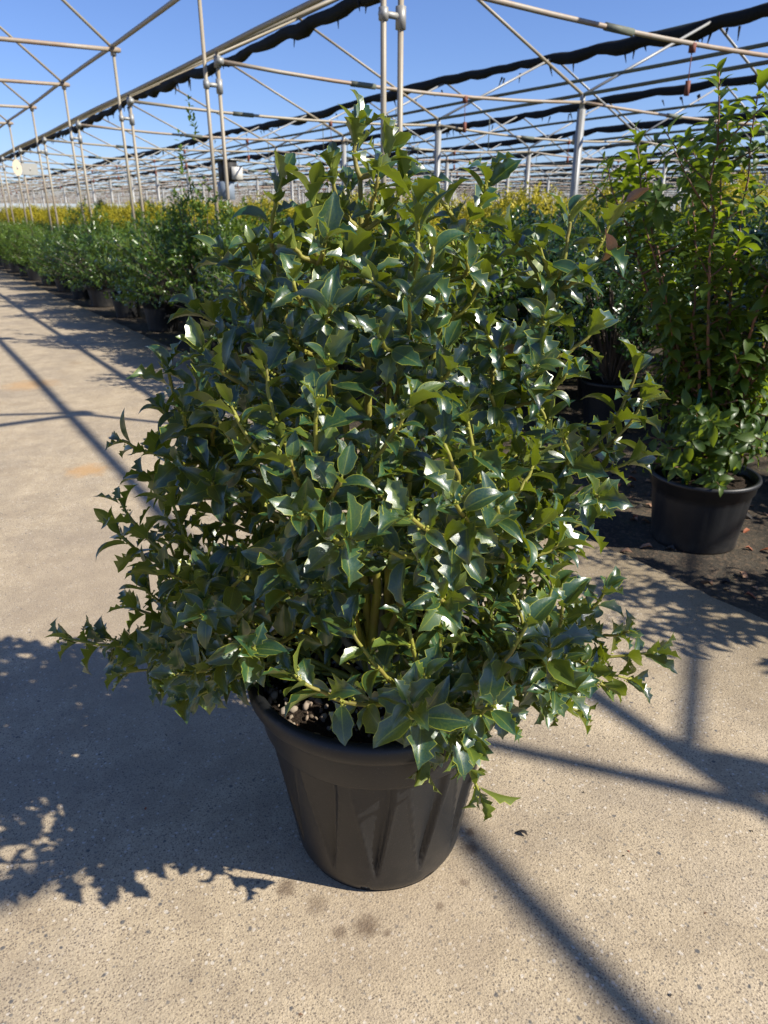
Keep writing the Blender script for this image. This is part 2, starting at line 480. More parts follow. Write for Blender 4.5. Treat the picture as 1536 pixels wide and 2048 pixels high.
# ------------------------------------------------------------------ shade house frame
BAY, Y0 = 4.55, 11.03
ROW0, SPAN, RISE0, RIDGE = 4.40, 7.30, 3.60, 5.22
TALL_X, TALL_Z = 4.21, 4.31
def shade_house():
    rg = random.Random(11)
    root = empty('shade_house', (ROW0, Y0, 0))
    tag(root, 'open greenhouse frame of tan and galvanised pipes standing over the potted plants', 'greenhouse frame')
    off = Vector((-ROW0, -Y0, 0))
    def add(name, build, mat):
        m = MB(); build(m)
        m.v = [tuple(Vector(p) + off) for p in m.v]
        return m.build(name, mat, root)
    NY, NX = range(-4, 34), 15
    ymax = Y0 + BAY * 33; ymin = Y0 - BAY * 4
    far = {'galv': MB(), 'rusty': MB(), 'greenpipe': MB(), 'tan': MB()}
    cnt = {}
    def piece(name, mat, near, fn):
        if near and cnt.get(name, 0) < 290:
            cnt[name] = cnt.get(name, 0) + 1
            return add(name, fn, M[mat])
        FAR[0] = True; fn(far[mat]); FAR[0] = False; return None
    def sagged(p0, p1, sag, n=8):
        p0, p1 = Vector(p0), Vector(p1)
        return [p0.lerp(p1, i / n) - Vector((0, 0, sag * 4 * (i / n) * (1 - i / n))) for i in range(n + 1)]
    for j in NY:
        y = Y0 + BAY * j
        jn = j < 10
        # path-side pair: tall post and short post
        tp = piece('tall_post', 'tan', True, lambda m: m.tube([(TALL_X, y, 0), (TALL_X, y, TALL_Z)], 0.028, 10))
        sp = piece('short_post', 'tan', True, lambda m: m.tube([(ROW0, y, 0), (ROW0, y, RISE0)], 0.028, 10))
        def conn(m):
            m.tube([(TALL_X - 0.04, y, RISE0 - 0.42), (ROW0 + 0.02, y, RISE0 - 0.42)], 0.03, 8)
            m.tube([(ROW0, y, RISE0 - 0.52), (ROW0, y, RISE0 - 0.34)], 0.05, 8)
            m.tube([(TALL_X, y, RISE0 - 0.47), (TALL_X, y, RISE0 - 0.37)], 0.046, 8)
        piece('post_clamp', 'galv', jn, conn)
        def clamp2(m):
            m.tube([(ROW0, y, RISE0 - 0.2), (ROW0, y, RISE0 - 0.06)], 0.055, 8)
            m.tube([(ROW0 - 0.05, y - 0.07, RISE0 - 0.13), (ROW0 + 0.05, y - 0.07, RISE0 - 0.13)], 0.05, 8)
        piece('post_clamp', 'galv', jn, clamp2)
        def clamp3(m):
            m.tube([(TALL_X, y, TALL_Z - 0.12), (TALL_X, y, TALL_Z + 0.06)], 0.052, 8)
            m.tube([(TALL_X - 0.05, y, TALL_Z - 0.02), (TALL_X + 0.1, y, TALL_Z - 0.02)], 0.05, 8)
        piece('post_clamp', 'galv', jn, clamp3)
        # tie beams and rafters over the path
        piece('tie_beam', 'rusty', jn, lambda m: m.tube(sagged((TALL_X + 0.12, y - 0.05, TALL_Z - 0.03), (-4.3, y - 0.05, TALL_Z - 0.03), 0.04), 0.038, 8))
        piece('rafter', 'tan', jn, lambda m: m.tube([(TALL_X, y, TALL_Z), (0.3, y, TALL_Z + 0.85 * (TALL_X - 0.3))], 0.028, 8))
        piece('rafter', 'tan', jn and j > 0, lambda m: m.tube([(-4.2, y, TALL_Z), (0.3, y, TALL_Z + 0.85 * (TALL_X - 0.3))], 0.028, 8))
        piece('tall_post', 'tan', False, lambda m: m.tube([(-4.3, y, 0), (-4.3, y, TALL_Z)], 0.036, 8))
        for i in range(NX):
            x0, x1 = ROW0 + SPAN * i, ROW0 + SPAN * (i + 1)
            xr = (x0 + x1) / 2
            near = i < 3 and -1 <= j < 14
            sg = rg.uniform(0.07, 0.16)
            tb = piece('tie_beam', 'rusty' if rg.random() < 0.7 else 'tan', near, lambda m: m.tube(sagged((x0 - (0.03 if i else 0), y - 0.07, RISE0 - 0.13), (x1, y - 0.07, RISE0 - 0.13), sg), 0.028, 8))
            if near:
                k = rg.uniform(0.3, 0.42)
                add('beam_sleeve', lambda m: m.tube([(x0 + SPAN * (k - .03), y - 0.07, RISE0 - 0.13 - sg * 4 * k * (1 - k) + .004), (x0 + SPAN * (k + .03), y - 0.07, RISE0 - 0.13 - sg * 4 * k * (1 - k) - .004)], 0.042, 8), M['greenpipe'])
                for k in (rg.uniform(0.55, 0.62), ):
                    zb = RISE0 - 0.17 - sg * 4 * k * (1 - k)
                    def hook(m):
                        xx = x0 + SPAN * k
                        m.box((xx, y - 0.07, zb), (0.03, 0.03, 0.05))
                        m.tube([(xx, y - 0.07, zb), (xx + 0.01, y - 0.07, zb - 0.5)], 0.006, 5)
                        m.box((xx + 0.01, y - 0.07, zb - 0.42), (0.025, 0.02, 0.08))
                    add('hanging_hook', hook, M['rustred'])
            zr = RIDGE
            piece('rafter', 'tan' if i == 0 else 'galv', near, lambda m: m.tube([(x0, y, RISE0), (xr, y, zr)], 0.028, 8))
            piece('rafter', 'tan' if i == 0 else 'galv', near, lambda m: m.tube([(xr, y, zr), (x1, y, RISE0)], 0.028, 8))
            def post(m):
                m.box((x1, y, RISE0 / 2 - 0.12), (0.05, 0.06, RISE0 / 2 - 0.12))
                m.box((x1 - 0.056, y, RISE0 / 2 - 0.12), (0.006, 0.05, RISE0 / 2 - 0.12))
                m.tube([(x1, y, RISE0 - 0.26), (x1, y, RISE0 + 0.03)], 0.05, 8)
                m.box((x1, y + 0.1, RISE0 - 0.75), (0.05, 0.03, 0.09))
            piece('post', 'galv', near, post)
            # slender web members of the far frames
            if i >= 1 and j > 1 and rg.random() < 0.5:
                for k in (0.25, 0.75):
                    piece('brace', 'greenpipe', near and j < 8, lambda m: m.tube([(x0 + SPAN * k, y, RISE0 - 0.2), (x0 + SPAN * k, y, RISE0 + (zr - RISE0) * 0.5)], 0.016, 6))
    def longpipe(x, z, mat, r, name):
        def fn(m):
            pts = []
            n = 60
            for k in range(n + 1):
                yy = ymin + (ymax - ymin) * k / n
                pts.append((x, yy, z + (0.012 * math.sin(k * 1.7 + x))))
            m.tube(pts, r, 8)
        add(name, fn, M[mat])
    longpipe(TALL_X, TALL_Z + 0.04, 'tan', 0.036, 'purlin')
    longpipe(0.3, TALL_Z + 0.85 * (TALL_X - 0.3), 'tan', 0.036, 'purlin')
    longpipe(-4.3, TALL_Z + 0.04, 'tan', 0.036, 'purlin')
    for i in range(NX + 1):
        x0 = ROW0 + SPAN * i
        longpipe(x0, RISE0 + 0.01, 'tan' if i == 0 else 'greenpipe', 0.033, 'purlin')
        if i > 1: longpipe(x0 - 1.0, RISE0 + 0.47, 'greenpipe', 0.034, 'purlin')
        if i < NX:
            if i == 1: longpipe(x0 + 0.95, RISE0 + 0.45, 'greenpipe', 0.035, 'purlin')
            longpipe(x0 + SPAN / 2, RIDGE + 0.01, 'greenpipe' if i else 'tan', 0.036, 'purlin')
    for k, m in far.items():
        if m.v:
            m.v = [tuple(Vector(p) + off) for p in m.v]
            tag(m.build('far_pipework', M[k], root), kind='stuff')
    # rolled nets under each ridge
    for i in range(NX):
        xr = ROW0 + SPAN * (i + 0.5)
        m = MB()
        pts, rad = [], []
        y = ymin
        ph = rg.uniform(0, 6)
        step = 0.3 if i < 3 else 0.7
        ln = rg.uniform(1.3, 1.7)
        base = (0.11 if i == 0 else 0.13) if i < 4 else 0.12
        y_tie, nxt, amp = y, y + 1.2, 0.3
        while y < ymax - 2:
            if y >= nxt:
                y_tie, nxt, amp = nxt, nxt + rg.uniform(0.9, 2.6), rg.uniform(0.15, 0.5)
            s = (y - y_tie) / (nxt - y_tie)
            fat = 0.80 + amp * math.sin(math.pi * s) ** 0.8
            fat *= 1 + 0.14 * math.sin(y * 0.61 + ph) + rg.gauss(0, 0.035)
            rad.append(base * fat)
            pts.append((xr + 0.04 * math.sin(y * 1.1 + ph), y, RIDGE + (0.02 if i else -0.10) - amp * 0.22 * math.sin(math.pi * s) + 0.06 * math.sin(y * 0.33 + ph)))
            y += step
        o = empty('rolled_shade_net', (xr, Y0, 0))
        x_off = Vector((-xr, -Y0, 0))
        m.tube(pts, rad, 10 if i < 3 else 7)
        m.v = [tuple(Vector(p) + x_off) for p in m.v]
        bd = m.build('net_bundle', M['net'], o)
        if i < 3:
            t = MB()
            for k in range(70):
                yy = rg.uniform(ymin, 60)
                q = (xr + rg.uniform(-0.1, 0.1), yy, RIDGE - 0.2)
                t.tube([q, (q[0] + rg.uniform(-0.05, 0.05), yy + rg.uniform(-0.1, 0.1), RIDGE - rg.uniform(0.3, 0.5))], [0.03, 0.006], 5)
            t.v = [tuple(Vector(p) + x_off) for p in t.v]
            tag(t.build('torn_strands', M['net'], o), kind='stuff')
        lab = ['black rolled shade net under the first ridge, beside the path posts', 'black rolled shade net under the second ridge beyond the path posts', 'black rolled shade net under the third ridge beyond the path posts']
        tag(o, lab[i] if i < 3 else 'thin dark rolled net under a distant ridge of the frame', 'shade net', 'rolled shade nets under the ridges')
shade_house()

# ------------------------------------------------------------------ plant pots
POTK = 1.14
def fluted_pot_mesh():
    H, N = 0.46, 13
    prof = []
    def R0(z): return 0.222 + 0.075 * (z / 0.33) ** 0.8 if z < 0.33 else 0.297
    prof.append((0.0, 0.004)); prof.append((0.17, 0.004)); prof.append((0.19, 0.010)); prof.append((0.198, 0.0))
    for k in range(0, 45):
        z = 0.0 + 0.335 * k / 44
        r = 0.207 + 0.058 * (z / 0.335)
        if z < 0.03: r -= 0.012 * (1 - z / 0.03) ** 2
        prof.append((r, z))
    prof += [(0.268, 0.337), (0.2755, 0.341), (0.278, 0.346), (0.288, 0.405), (0.2885, 0.412), (0.294, 0.415), (0.304, 0.419), (0.3085, 0.427), (0.310, 0.437), (0.3085, 0.448), (0.303, 0.456), (0.295, 0.459), (0.287, 0.457), (0.281, 0.450), (0.279, 0.438), (0.275, 0.40), (0.265, 0.35)]
    def rf(q, z, r):
        if r < 0.2: return 0.0
        if z > 0.336 or z < 0.001: return 0.0
        d = 0.0
        # drain notches at the foot
        nn = ((q * 8 / (2 * math.pi)) % 1.0)
        if z < 0.022 and nn < 0.14: d -= 0.02 * (1 - z / 0.022)
        # pointed tongues hanging from the collar
        f = (q * N / (2 * math.pi)) % 1.0 - 0.5
        hw = 0.0
        if 0.055 < z: hw = 0.36 * min(1.0, ((z - 0.055) / 0.24)) ** 0.75
        if hw > 0:
            s = abs(f) / hw
            fade = min(1.0, (z - 0.055) / 0.04)
            if s < 1: d -= 0.015 * fade * min(1.0, (1 - s) * 3.2) * (0.6 + 0.55 * (f / hw))
            elif s < 1.2: d += 0.0025 * fade * (1 - (s - 1) / 0.2)
        return d
    m = MB(); m.lathe(prof, N * 28, rf)
    m.v = [(x * 1.0, y * 1.0, z * POTK) for (x, y, z) in m.v]
    return m.mesh('pot', M['pot'])

def plain_pot_mesh(r1=0.225, r0=0.17, h=0.37):
    prof = [(0, 0.003), (r0 - 0.02, 0.003), (r0, 0.0), (r0 + 0.004, 0.01)]
    for k in range(1, 9): prof.append((r0 + (r1 - 0.015 - r0) * k / 8, h * 0.8 * k / 8))
    prof += [(r1 - 0.006, h * 0.81), (r1 - 0.002, h * 0.93), (r1 + 0.007, h * 0.94), (r1 + 0.01, h * 0.965), (r1 + 0.006, h * 0.995), (r1 - 0.002, h), (r1 - 0.012, h * 0.985), (r1 - 0.016, h * 0.85)]
    N = 16
    def rf(q, z, r):
        if r < r0 or z > h * 0.8: return 0
        return -0.004 * max(0, math.sin(q * N)) ** 2 * (z / (h * 0.8))
    m = MB(); m.lathe(prof, 96, rf)
    return m.mesh('pot', M['pot'])

def soil_mesh(r, z, seed, mat):
    rg = random.Random(seed)
    m = MB()
    V = [(0, 0, z + 0.02)]; F = []
    nr, na = 9, 40
    for i in range(1, nr + 1):
        for k in range(na):
            q = 2 * math.pi * k / na
            rr = r * i / nr
            V.append((rr * math.cos(q), rr * math.sin(q), z + 0.02 * (1 - i / nr) + rg.gauss(0, 0.005)))
    for k in range(na): F.append((0, 1 + k, 1 + (k + 1) % na))
    for i in range(nr - 1):
        for k in range(na):
            a = 1 + i * na; b = a + na
            F.append((a + k, b + k, b + (k + 1) % na, a + (k + 1) % na))
    m.add(V, F)
    return m.mesh('soil', mat)

# ------------------------------------------------------------------ leaf templates
def holly_template(spines, bend, fold, und, wid, seed, twist=0.0):
    rg = random.Random(seed)
    st = [(-0.0, 0.035), (0.10, 0.035)]                      # petiole
    prof = [(0.17, 0.48), (0.28, 0.80), (0.38, 0.97), (0.50, 1.0), (0.62, 0.90), (0.74, 0.70), (0.86, 0.40)]
    V, UV = [], []
    def pt(xf, v, lift):
        x = xf * wid
        a = bend * max(0, v - 0.1) ** 1.4
        z = fold * abs(x) - 0.5 * abs(x) * abs(x) * fold * 2.0 + lift
        tw = twist * max(0, v - 0.1)
        xx = x * math.cos(tw) - z * math.sin(tw); zz = x * math.sin(tw) + z * math.cos(tw)
        # bend the midrib backwards
        y = v - 0.18 * a * a * v
        return (xx, y, zz - a * 0.35 * v - 0.0)
    rows = []
    def row(v, wf, wl, wr, ll, lr, dl=0, dr=0):
        b = len(V)
        for xf, u, lift, dv in ((-wl, 1.0, ll, dl), (-wl * 0.5, 0.5, 0, 0), (0, 0.0, 0, 0), (wr * 0.5, 0.5, 0, 0), (wr, 1.0, lr, dr)):
            V.append(pt(xf, v + dv, lift)); UV.append((u, v))
        rows.append(b)
    for v, wf in st: row(v, wf, wf / wid * 0.5, wf / wid * 0.5, 0, 0)
    for k, (v, wf) in enumerate(prof):
        l, r_, ll, lr, dl, dr = wf, wf, 0, 0, 0, 0
        for side in (0, 1):
            s = 0
            if spines > 0 and (k + side * (1 if spines == 1 else 0)) % 2 == 1 and k >= (1 if spines > 1 else 3):
                s = 1
            if s:
                amt = 1 + (0.30 if spines > 1 else 0.18) * rg.uniform(0.6, 1.2)
                lift = und * rg.uniform(0.3, 1.2)
                if side: r_ *= amt; lr = lift; dr = 0.03
                else: l *= amt; ll = lift; dl = 0.03
            elif spines > 1:
                a2 = 0.80; lift = -und * rg.uniform(0, 0.5)
                if side: r_ *= a2; lr = lift
                else: l *= a2; ll = lift
        row(v, wf, l, r_, ll, lr, dl, dr)
    F = []
    for a, b in zip(rows[:-1], rows[1:]):
        for k in range(4): F.append((a + k, a + k + 1, b + k + 1, b + k))
    tip = len(V)
    V.append(pt(0, 1.0, 0)); UV.append((0.6, 1.0))
    a = rows[-1]
    for k in range(4): F.append((a + k, a + k + 1, tip))
    return np.array(V, dtype=float), F, np.array(UV, dtype=float)

def simple_leaf(wid=0.42, fold=0.25, bend=0.4):
    V = [(0, 0, 0), (-wid * 0.42, 0.33, fold * wid * 0.4), (0, 0.36, -0.02), (wid * 0.42, 0.33, fold * wid * 0.4), (-wid * 0.38, 0.66, fold * wid * 0.35 - bend * 0.12), (0, 0.68, -bend * 0.15), (wid * 0.38, 0.66, fold * wid * 0.35 - bend * 0.12), (0, 1.0, -bend * 0.36)]
    F = [(0, 3, 2), (0, 2, 1), (1, 2, 5, 4), (2, 3, 6, 5), (4, 5, 7), (5, 6, 7)]
    F = [f[::1] for f in F]
    UV = [(0.2, 0.12), (0.8, 0.4), (0.1, 0.4), (0.8, 0.4), (0.8, 0.7), (0.1, 0.7), (0.8, 0.7), (0.5, 1)]
    return np.array(V, dtype=float), F, np.array(UV, dtype=float)

def tiny_leaf(wid=0.45):
    V = [(0, 0, 0), (-wid * 0.5, 0.5, 0.07), (0, 1.0, -0.06), (wid * 0.5, 0.5, 0.07)]
    F = [(0, 3, 2), (0, 2, 1)]
    return np.array(V, dtype=float), F, np.array([(0.2, 0.2), (0.7, 0.5), (0.3, 1), (0.7, 0.5)], dtype=float)

def droop_template(seed):
    V, UV, F = [], [], []
    n = 8
    for i in range(n + 1):
        v = i / n
        wd = 0.0 if v < 0.1 else math.sin(math.pi * min(1, (v - 0.08) / 0.92) ** 0.85) * 0.20
        wd = max(wd, 0.012 if i < n else 0.001)
        a = 1.1 * v
        y = math.sin(a) / 1.1; z = -(1 - math.cos(a)) / 1.1
        for xf, u in ((-1, 1.0), (0, 0.0), (1, 1.0)):
            V.append((xf * wd, y, z + abs(xf) * wd * 0.45 + (0.012 * math.sin(i * 2.1 + seed) if xf else 0))); UV.append((u, v))
    for i in range(n):
        for k in range(2):
            a = i * 3 + k
            F.append((a, a + 1, a + 4, a + 3))
    return np.array(V, dtype=float), F, np.array(UV, dtype=float)

# ------------------------------------------------------------------ the holly in the big pot
HX, HY = 0.770, 1.208
CR = np.array([math.cos(R(YAW)), -math.sin(R(YAW)), 0.0])     # sideways from the viewer's side of the pot
CF = np.array([math.sin(R(YAW)), math.cos(R(YAW)), 0.0])
def loc(r, w_, z): return CR * r + CF * w_ + np.array([0, 0, z])

def bez(p0, p1, p2, n):
    t = np.linspace(0, 1, n)[:, None]
    return (1 - t) ** 2 * p0 + 2 * t * (1 - t) * p1 + t ** 2 * p2

ENV = [(0.50, 0.34), (0.56, 0.46), (0.62, 0.50), (0.75, 0.50), (0.9, 0.48), (1.05, 0.45), (1.2, 0.405), (1.32, 0.345), (1.42, 0.27), (1.50, 0.18), (1.57, 0.09), (1.61, 0.03)]
def env(z):
    return float(np.interp(z, [e[0] for e in ENV], [e[1] for e in ENV]))

def lump(a, z):      # uneven crown: bulges and hollows
    return 1 + 0.10 * math.sin(3 * a + 5.5 * z) + 0.09 * math.sin(5 * a - 9 * z + 1.0) + 0.06 * math.sin(2 * a + 15 * z)

def make_holly():
    rg = random.Random(2024); nr = np.random.RandomState(77)
    root = empty('potted_holly', (HX, HY, 0))
    tag(root, 'large glossy spiny-leaved holly in a fluted black pot standing alone on the concrete path', 'potted plant')
    pot = link('pot', fluted_pot_mesh(), root)
    link('soil', soil_mesh(0.275, 0.466, 3, M['soil']), root)
    # pebbles
    ph = (1 + 5 ** 0.5) / 2
    ico = np.array([(-1, ph, 0), (1, ph, 0), (-1, -ph, 0), (1, -ph, 0), (0, -1, ph), (0, 1, ph), (0, -1, -ph), (0, 1, -ph), (ph, 0, -1), (ph, 0, 1), (-ph, 0, -1), (-ph, 0, 1)]) / 1.9
    icf = [(0, 11, 5), (0, 5, 1), (0, 1, 7), (0, 7, 10), (0, 10, 11), (1, 5, 9), (5, 11, 4), (11, 10, 2), (10, 7, 6), (7, 1, 8), (3, 9, 4), (3, 4, 2), (3, 2, 6), (3, 6, 8), (3, 8, 9), (4, 9, 5), (2, 4, 11), (6, 2, 10), (8, 6, 7), (9, 8, 1)]
    n = 620
    rr = 0.265 * np.sqrt(nr.rand(n)); qq = nr.rand(n) * 6.283
    T = np.stack([rr * np.cos(qq), rr * np.sin(qq), 0.472 + 0.02 * (1 - rr / 0.28) + nr.rand(n) * 0.004], 1)
    Ms = frames(nr.randn(n, 3), nr.randn(n, 3)) * (0.0035 + 0.0075 * nr.rand(n) ** 2)[:, None, None]
    Ms = Ms * np.array([1, 1.3, 0.7])[None, None, :]
    peb = link('pebbles', instance_mesh('pebbles', (ico, icf, np.zeros((12, 2))), Ms, T, nr.rand(n), M['pebble']), root)
    tag(peb, kind='stuff')

    # main stems
    stems = []
    ends = [(-0.03, 0.0, 1.56), (-0.20, 0.05, 1.43), (0.16, 0.02, 1.47), (0.33, 0.02, 1.36), (0.02, 0.14, 1.45), (-0.1, -0.1, 1.42), (-0.34, 0.05, 1.02), (0.38, 0.0, 1.0), (0.05, 0.30, 1.30), (-0.10, -0.25, 1.05), (0.18, -0.27, 1.0), (0.0, 0.34, 0.95), (-0.30, -0.12, 0.80), (0.30, -0.20, 0.66), (-0.34, 0.02, 0.60), (0.36, 0.05, 0.56), (0.10, -0.30, 0.66), (0.06, -0.10, 1.36), (-0.22, 0.24, 1.2), (0.28, 0.25, 1.2)]
    for k, e in enumerate(ends):
        b = loc(rg.uniform(-0.035, 0.035), rg.uniform(-0.03, 0.03), 0.45)
        p = loc(*e)
        horiz = np.array([p[0], p[1], 0])
        ctrl = b + horiz * 0.42 + np.array([0, 0, (e[2] - 0.45) * 0.55])
        pts = bez(b, ctrl, p, 12)
        pts[1:-1] += nr.randn(10, 3) * 0.0022
        r0 = 0.0125 if e[2] > 1.15 else 0.009
        rad = np.linspace(r0, 0.0042, 12)
        stems.append((pts, rad))
        m = MB(); m.tube([tuple(q) for q in pts], list(rad), 7)
        m.build('branch', [M['hollystem']], root)
    m = MB()
    m.tube([(0.0, 0.0, 0.42), (0.004, 0.0, 0.50), (0.0, 0.006, 0.60), (-0.006, 0.0, 0.74)], [0.034, 0.027, 0.022, 0.014], 10)
    for k in range(5):
        q = k * 1.3
        m.tube([(0.0, 0, 0.47), (0.04 * math.cos(q), 0.04 * math.sin(q), 0.52), (0.09 * math.cos(q), 0.09 * math.sin(q), 0.60)], [0.016, 0.012, 0.008], 7)
    m.build('trunk', M['hollywood'], root)
    SP = np.concatenate([s[0][1:] for s in stems])

    shoots = []     # (tip, curve amount, length of leafy part, leaf scale)
    key = [(-0.03, 0.0, 1.66, 0.42), (0.03, 0.02, 1.62, 0.3), (-0.08, -0.02, 1.58, 0.3), (-0.17, 0.02, 1.57, 0.24), (-0.30, 0.02, 1.43, 0.2), (0.10, -0.03, 1.54, 0.2), (0.055, 0.03, 1.57, 0.18), (0.20, 0.0, 1.57, 0.24), (0.30, -0.02, 1.45, 0.2), (0.44, 0.02, 1.49, 0.26), (0.36, 0.02, 1.50, 0.2), (-0.36, 0.03, 1.33, 0.2),
           (0.43, 0.0, 1.30, 0.2), (0.55, 0.0, 1.17, 0.26), (0.53, -0.04, 1.04, 0.2), (0.52, 0.0, 1.22, 0.16), (0.48, 0.0, 0.90, 0.2), (0.50, -0.05, 0.74, 0.2), (0.56, -0.06, 0.64, 0.2), (0.65, -0.02, 0.56, 0.28), (0.60, -0.05, 0.50, 0.22), (0.52, -0.1, 0.52, 0.2), (0.44, -0.16, 0.50, 0.18),
           (-0.54, 0.02, 1.06, 0.26), (-0.44, 0.0, 1.13, 0.2), (-0.42, 0.0, 1.22, 0.18), (-0.57, -0.02, 0.88, 0.28), (-0.43, -0.04, 0.95, 0.2), (-0.53, 0.0, 0.72, 0.24), (-0.73, -0.02, 0.60, 0.34), (-0.66, 0.03, 0.57, 0.24), (-0.60, -0.05, 0.52, 0.24), (-0.56, -0.08, 0.58, 0.24), (-0.47, -0.12, 0.54, 0.2), (-0.40, -0.06, 0.56, 0.18), (-0.42, -0.10, 0.70, 0.2), (-0.58, 0.02, 0.66, 0.2),
           (0.05, -0.52, 0.80, 0.26), (0.15, -0.47, 0.68, 0.24), (-0.14, -0.44, 0.80, 0.24), (0.20, -0.45, 0.74, 0.2), (0.20, -0.36, 0.46, 0.2), (0.10, -0.29, 0.47, 0.18), (0.02, -0.34, 0.72, 0.2), (-0.28, -0.26, 0.70, 0.22), (0.25, -0.30, 0.60, 0.18), (0.15, -0.31, 0.52, 0.2), (0.05, -0.36, 0.86, 0.2), (-0.16, -0.34, 0.90, 0.2)]
    for r_, w_, z, ln in key + [(-0.10, 0.0, 1.50, 0.2), (0.02, 0.05, 1.50, 0.2), (0.14, 0.05, 1.47, 0.2), (0.25, 0.02, 1.47, 0.22), (-0.23, -0.02, 1.44, 0.2), (0.16, -0.08, 1.43, 0.18), (-0.05, -0.1, 1.44, 0.2), (0.38, -0.03, 1.40, 0.22), (-0.15, -0.06, 1.40, 0.2), (0.30, -0.1, 1.33, 0.2)]: shoots.append((loc(r_, w_, z), ln, 1.0))
    def open_soil(p):      # the front of the pot stays open so the soil shows
        r_, w_ = float(p @ CR), float(p @ CF)
        return w_ < -0.02 and -0.36 < r_ < 0.06 and p[2] < 0.78
    def far_enough(p, d): return not open_soil(p) and all(np.linalg.norm(p - s[0]) > d for s in shoots)
    tries = 0
    while len(shoots) < 265 and tries < 9000:
        tries += 1
        z = rg.uniform(0.53, 1.56); a = rg.uniform(0, 6.283)
        e = env(z) * rg.uniform(0.82, 0.98)
        e *= lump(a, z)
        p = loc(e * math.cos(a), e * math.sin(a) * (1.1 if math.sin(a) > 0 else 0.95 if z > 0.68 else 0.82), z)
        if far_enough(p, 0.080): shoots.append((p, rg.uniform(0.14, 0.22), rg.uniform(0.85, 1.05)))
    tries = 0
    while len(shoots) < 430 and tries < 16000:
        tries += 1
        z = rg.uniform(0.56, 1.48); a = rg.uniform(0, 6.283)
        e = env(z) * math.sqrt(rg.uniform(0.06, 0.62))
        e *= lump(a, z)
        p = loc(e * math.cos(a), e * math.sin(a) * (1.1 if math.sin(a) > 0 else 0.95 if z > 0.68 else 0.82), z)
        if far_enough(p, 0.062): shoots.append((p, rg.uniform(0.12, 0.2), rg.uniform(0.75, 0.95)))

    tpls = []
    specs = [(3, 0.55, 0.55, 0.07, 0.225), (3, 0.9, 0.7, 0.10, 0.23), (2, 0.7, 0.4, 0.06, 0.21), (0, 0.6, 0.5, 0, 0.20), (0, 0.95, 0.65, 0, 0.185), (1, 0.5, 0.5, 0.05, 0.215), (1, 1.0, 0.8, 0.06, 0.20), (3, 1.2, 0.6, 0.12, 0.22), (0, 0.35, 0.35, 0, 0.215), (2, 1.3, 0.9, 0.08, 0.21), (1, 0.8, 0.25, 0.04, 0.22), (0, 1.35, 0.8, 0, 0.19)]
    for k, s in enumerate(specs): tpls.append(holly_template(*s, seed=k, twist=rg.uniform(-0.5, 0.5)))
    leaves = []      # (pos, D, N, size, tpl)
    buds = []
    twigs = MB()
    up = np.array([0, 0, 1.0]); sunv = np.array(to_sun)
    for si, (tip, ln, ls) in enumerate(shoots):
        below = SP[:, 2] < tip[2] - 0.03
        cand = SP[below] if below.any() else SP
        d = np.linalg.norm(cand - tip, axis=1) + 0.25 * np.abs(cand[:, 2] - (tip[2] - 0.15))
        b = cand[d.argmin()]
        out = np.array([tip[0], tip[1], 0]); out = out / (np.linalg.norm(out) + 1e-6)
        L = np.linalg.norm(tip - b)
        sag = 0.35 if tip[2] > 0.7 else 0.15
        ctrl = (b + tip) / 2 + out * 0.20 * L - up * sag * L * 0.5
        if tip[2] < 0.56: ctrl = (b + tip) / 2 + up * 0.12 * L
        npt = 14
        pts = bez(b, ctrl, tip, npt)
        pts[1:-1] += nr.randn(npt - 2, 3) * 0.0012
        rad = np.linspace(0.0054, 0.0030, npt)
        tw = MB(); tw.tube([tuple(q) for q in pts], list(rad), 6)
        two = tw.build('twig', M['hollystem'], root)
        seg = np.linalg.norm(np.diff(pts, axis=0), axis=1); cum = np.concatenate(([0], np.cumsum(seg)))
        tot = cum[-1]
        s = tot; ang = rg.uniform(0, 6.28); first = 0
        stopat = max(0.02, tot - ln * 1.25)
        while s > stopat:
            i = min(npt - 2, max(0, np.searchsorted(cum, s) - 1))
            f = (s - cum[i]) / (seg[i] + 1e-9)
            p = pts[i] * (1 - f) + pts[i + 1] * f
            t = unit(pts[i + 1] - pts[i])
            ref = np.cross(t, [0.31, 0.77, 0.55]); ref = unit(ref); ref2 = np.cross(t, ref)
            rho = ref * math.cos(ang) + ref2 * math.sin(ang)
            frac = (tot - s) / (ln + 1e-6)
            a = R(rg.uniform(24, 42) if frac < 0.18 else rg.uniform(42, 78))
            D = t * math.cos(a) + rho * math.sin(a)
            N = t * math.sin(a) - rho * math.cos(a)
            N = N + up * rg.uniform(0.15, 0.75) + sunv * rg.uniform(0.0, 0.5) + nr.randn(3) * 0.22
            D = D + nr.randn(3) * 0.10
            if frac > 0.3: D = D - up * rg.uniform(0, 0.25)
            size = ls * rg.uniform(0.058, 0.100) * (0.72 if frac < 0.06 else 1.0)
            if tip[2] < 0.72 and rg.random() < 0.55: tp = rg.choice([0, 1, 2, 7, 9, 0, 1])
            else: tp = rg.choice([3, 4, 5, 6, 6, 10, 11, 2, 0, 1, 7, 9])
            leaves.append((p, D, N, size, tp, two))
            if rg.random() < 0.36: buds.append(p + rho * 0.003)
            ang += 2.399
            s -= rg.uniform(0.008, 0.012) if frac < 0.12 else rg.uniform(0.012, 0.021)
    # fill: single leaves low on the inner stems
    for k in range(420):
        pts, rad = stems[rg.randrange(len(stems))]
        i = rg.randrange(4, 11)
        p = pts[i] + nr.randn(3) * 0.02
        a = rg.uniform(0, 6.28)
        D = np.array([math.cos(a), math.sin(a), rg.uniform(-0.3, 0.8)])
        leaves.append((p, D, up + nr.randn(3) * 0.5, rg.uniform(0.055, 0.085), rg.choice([3, 4, 5, 8, 10]), root))

    P = np.array([l[0] for l in leaves]); D = np.array([l[1] for l in leaves]); N = np.array([l[2] for l in leaves])
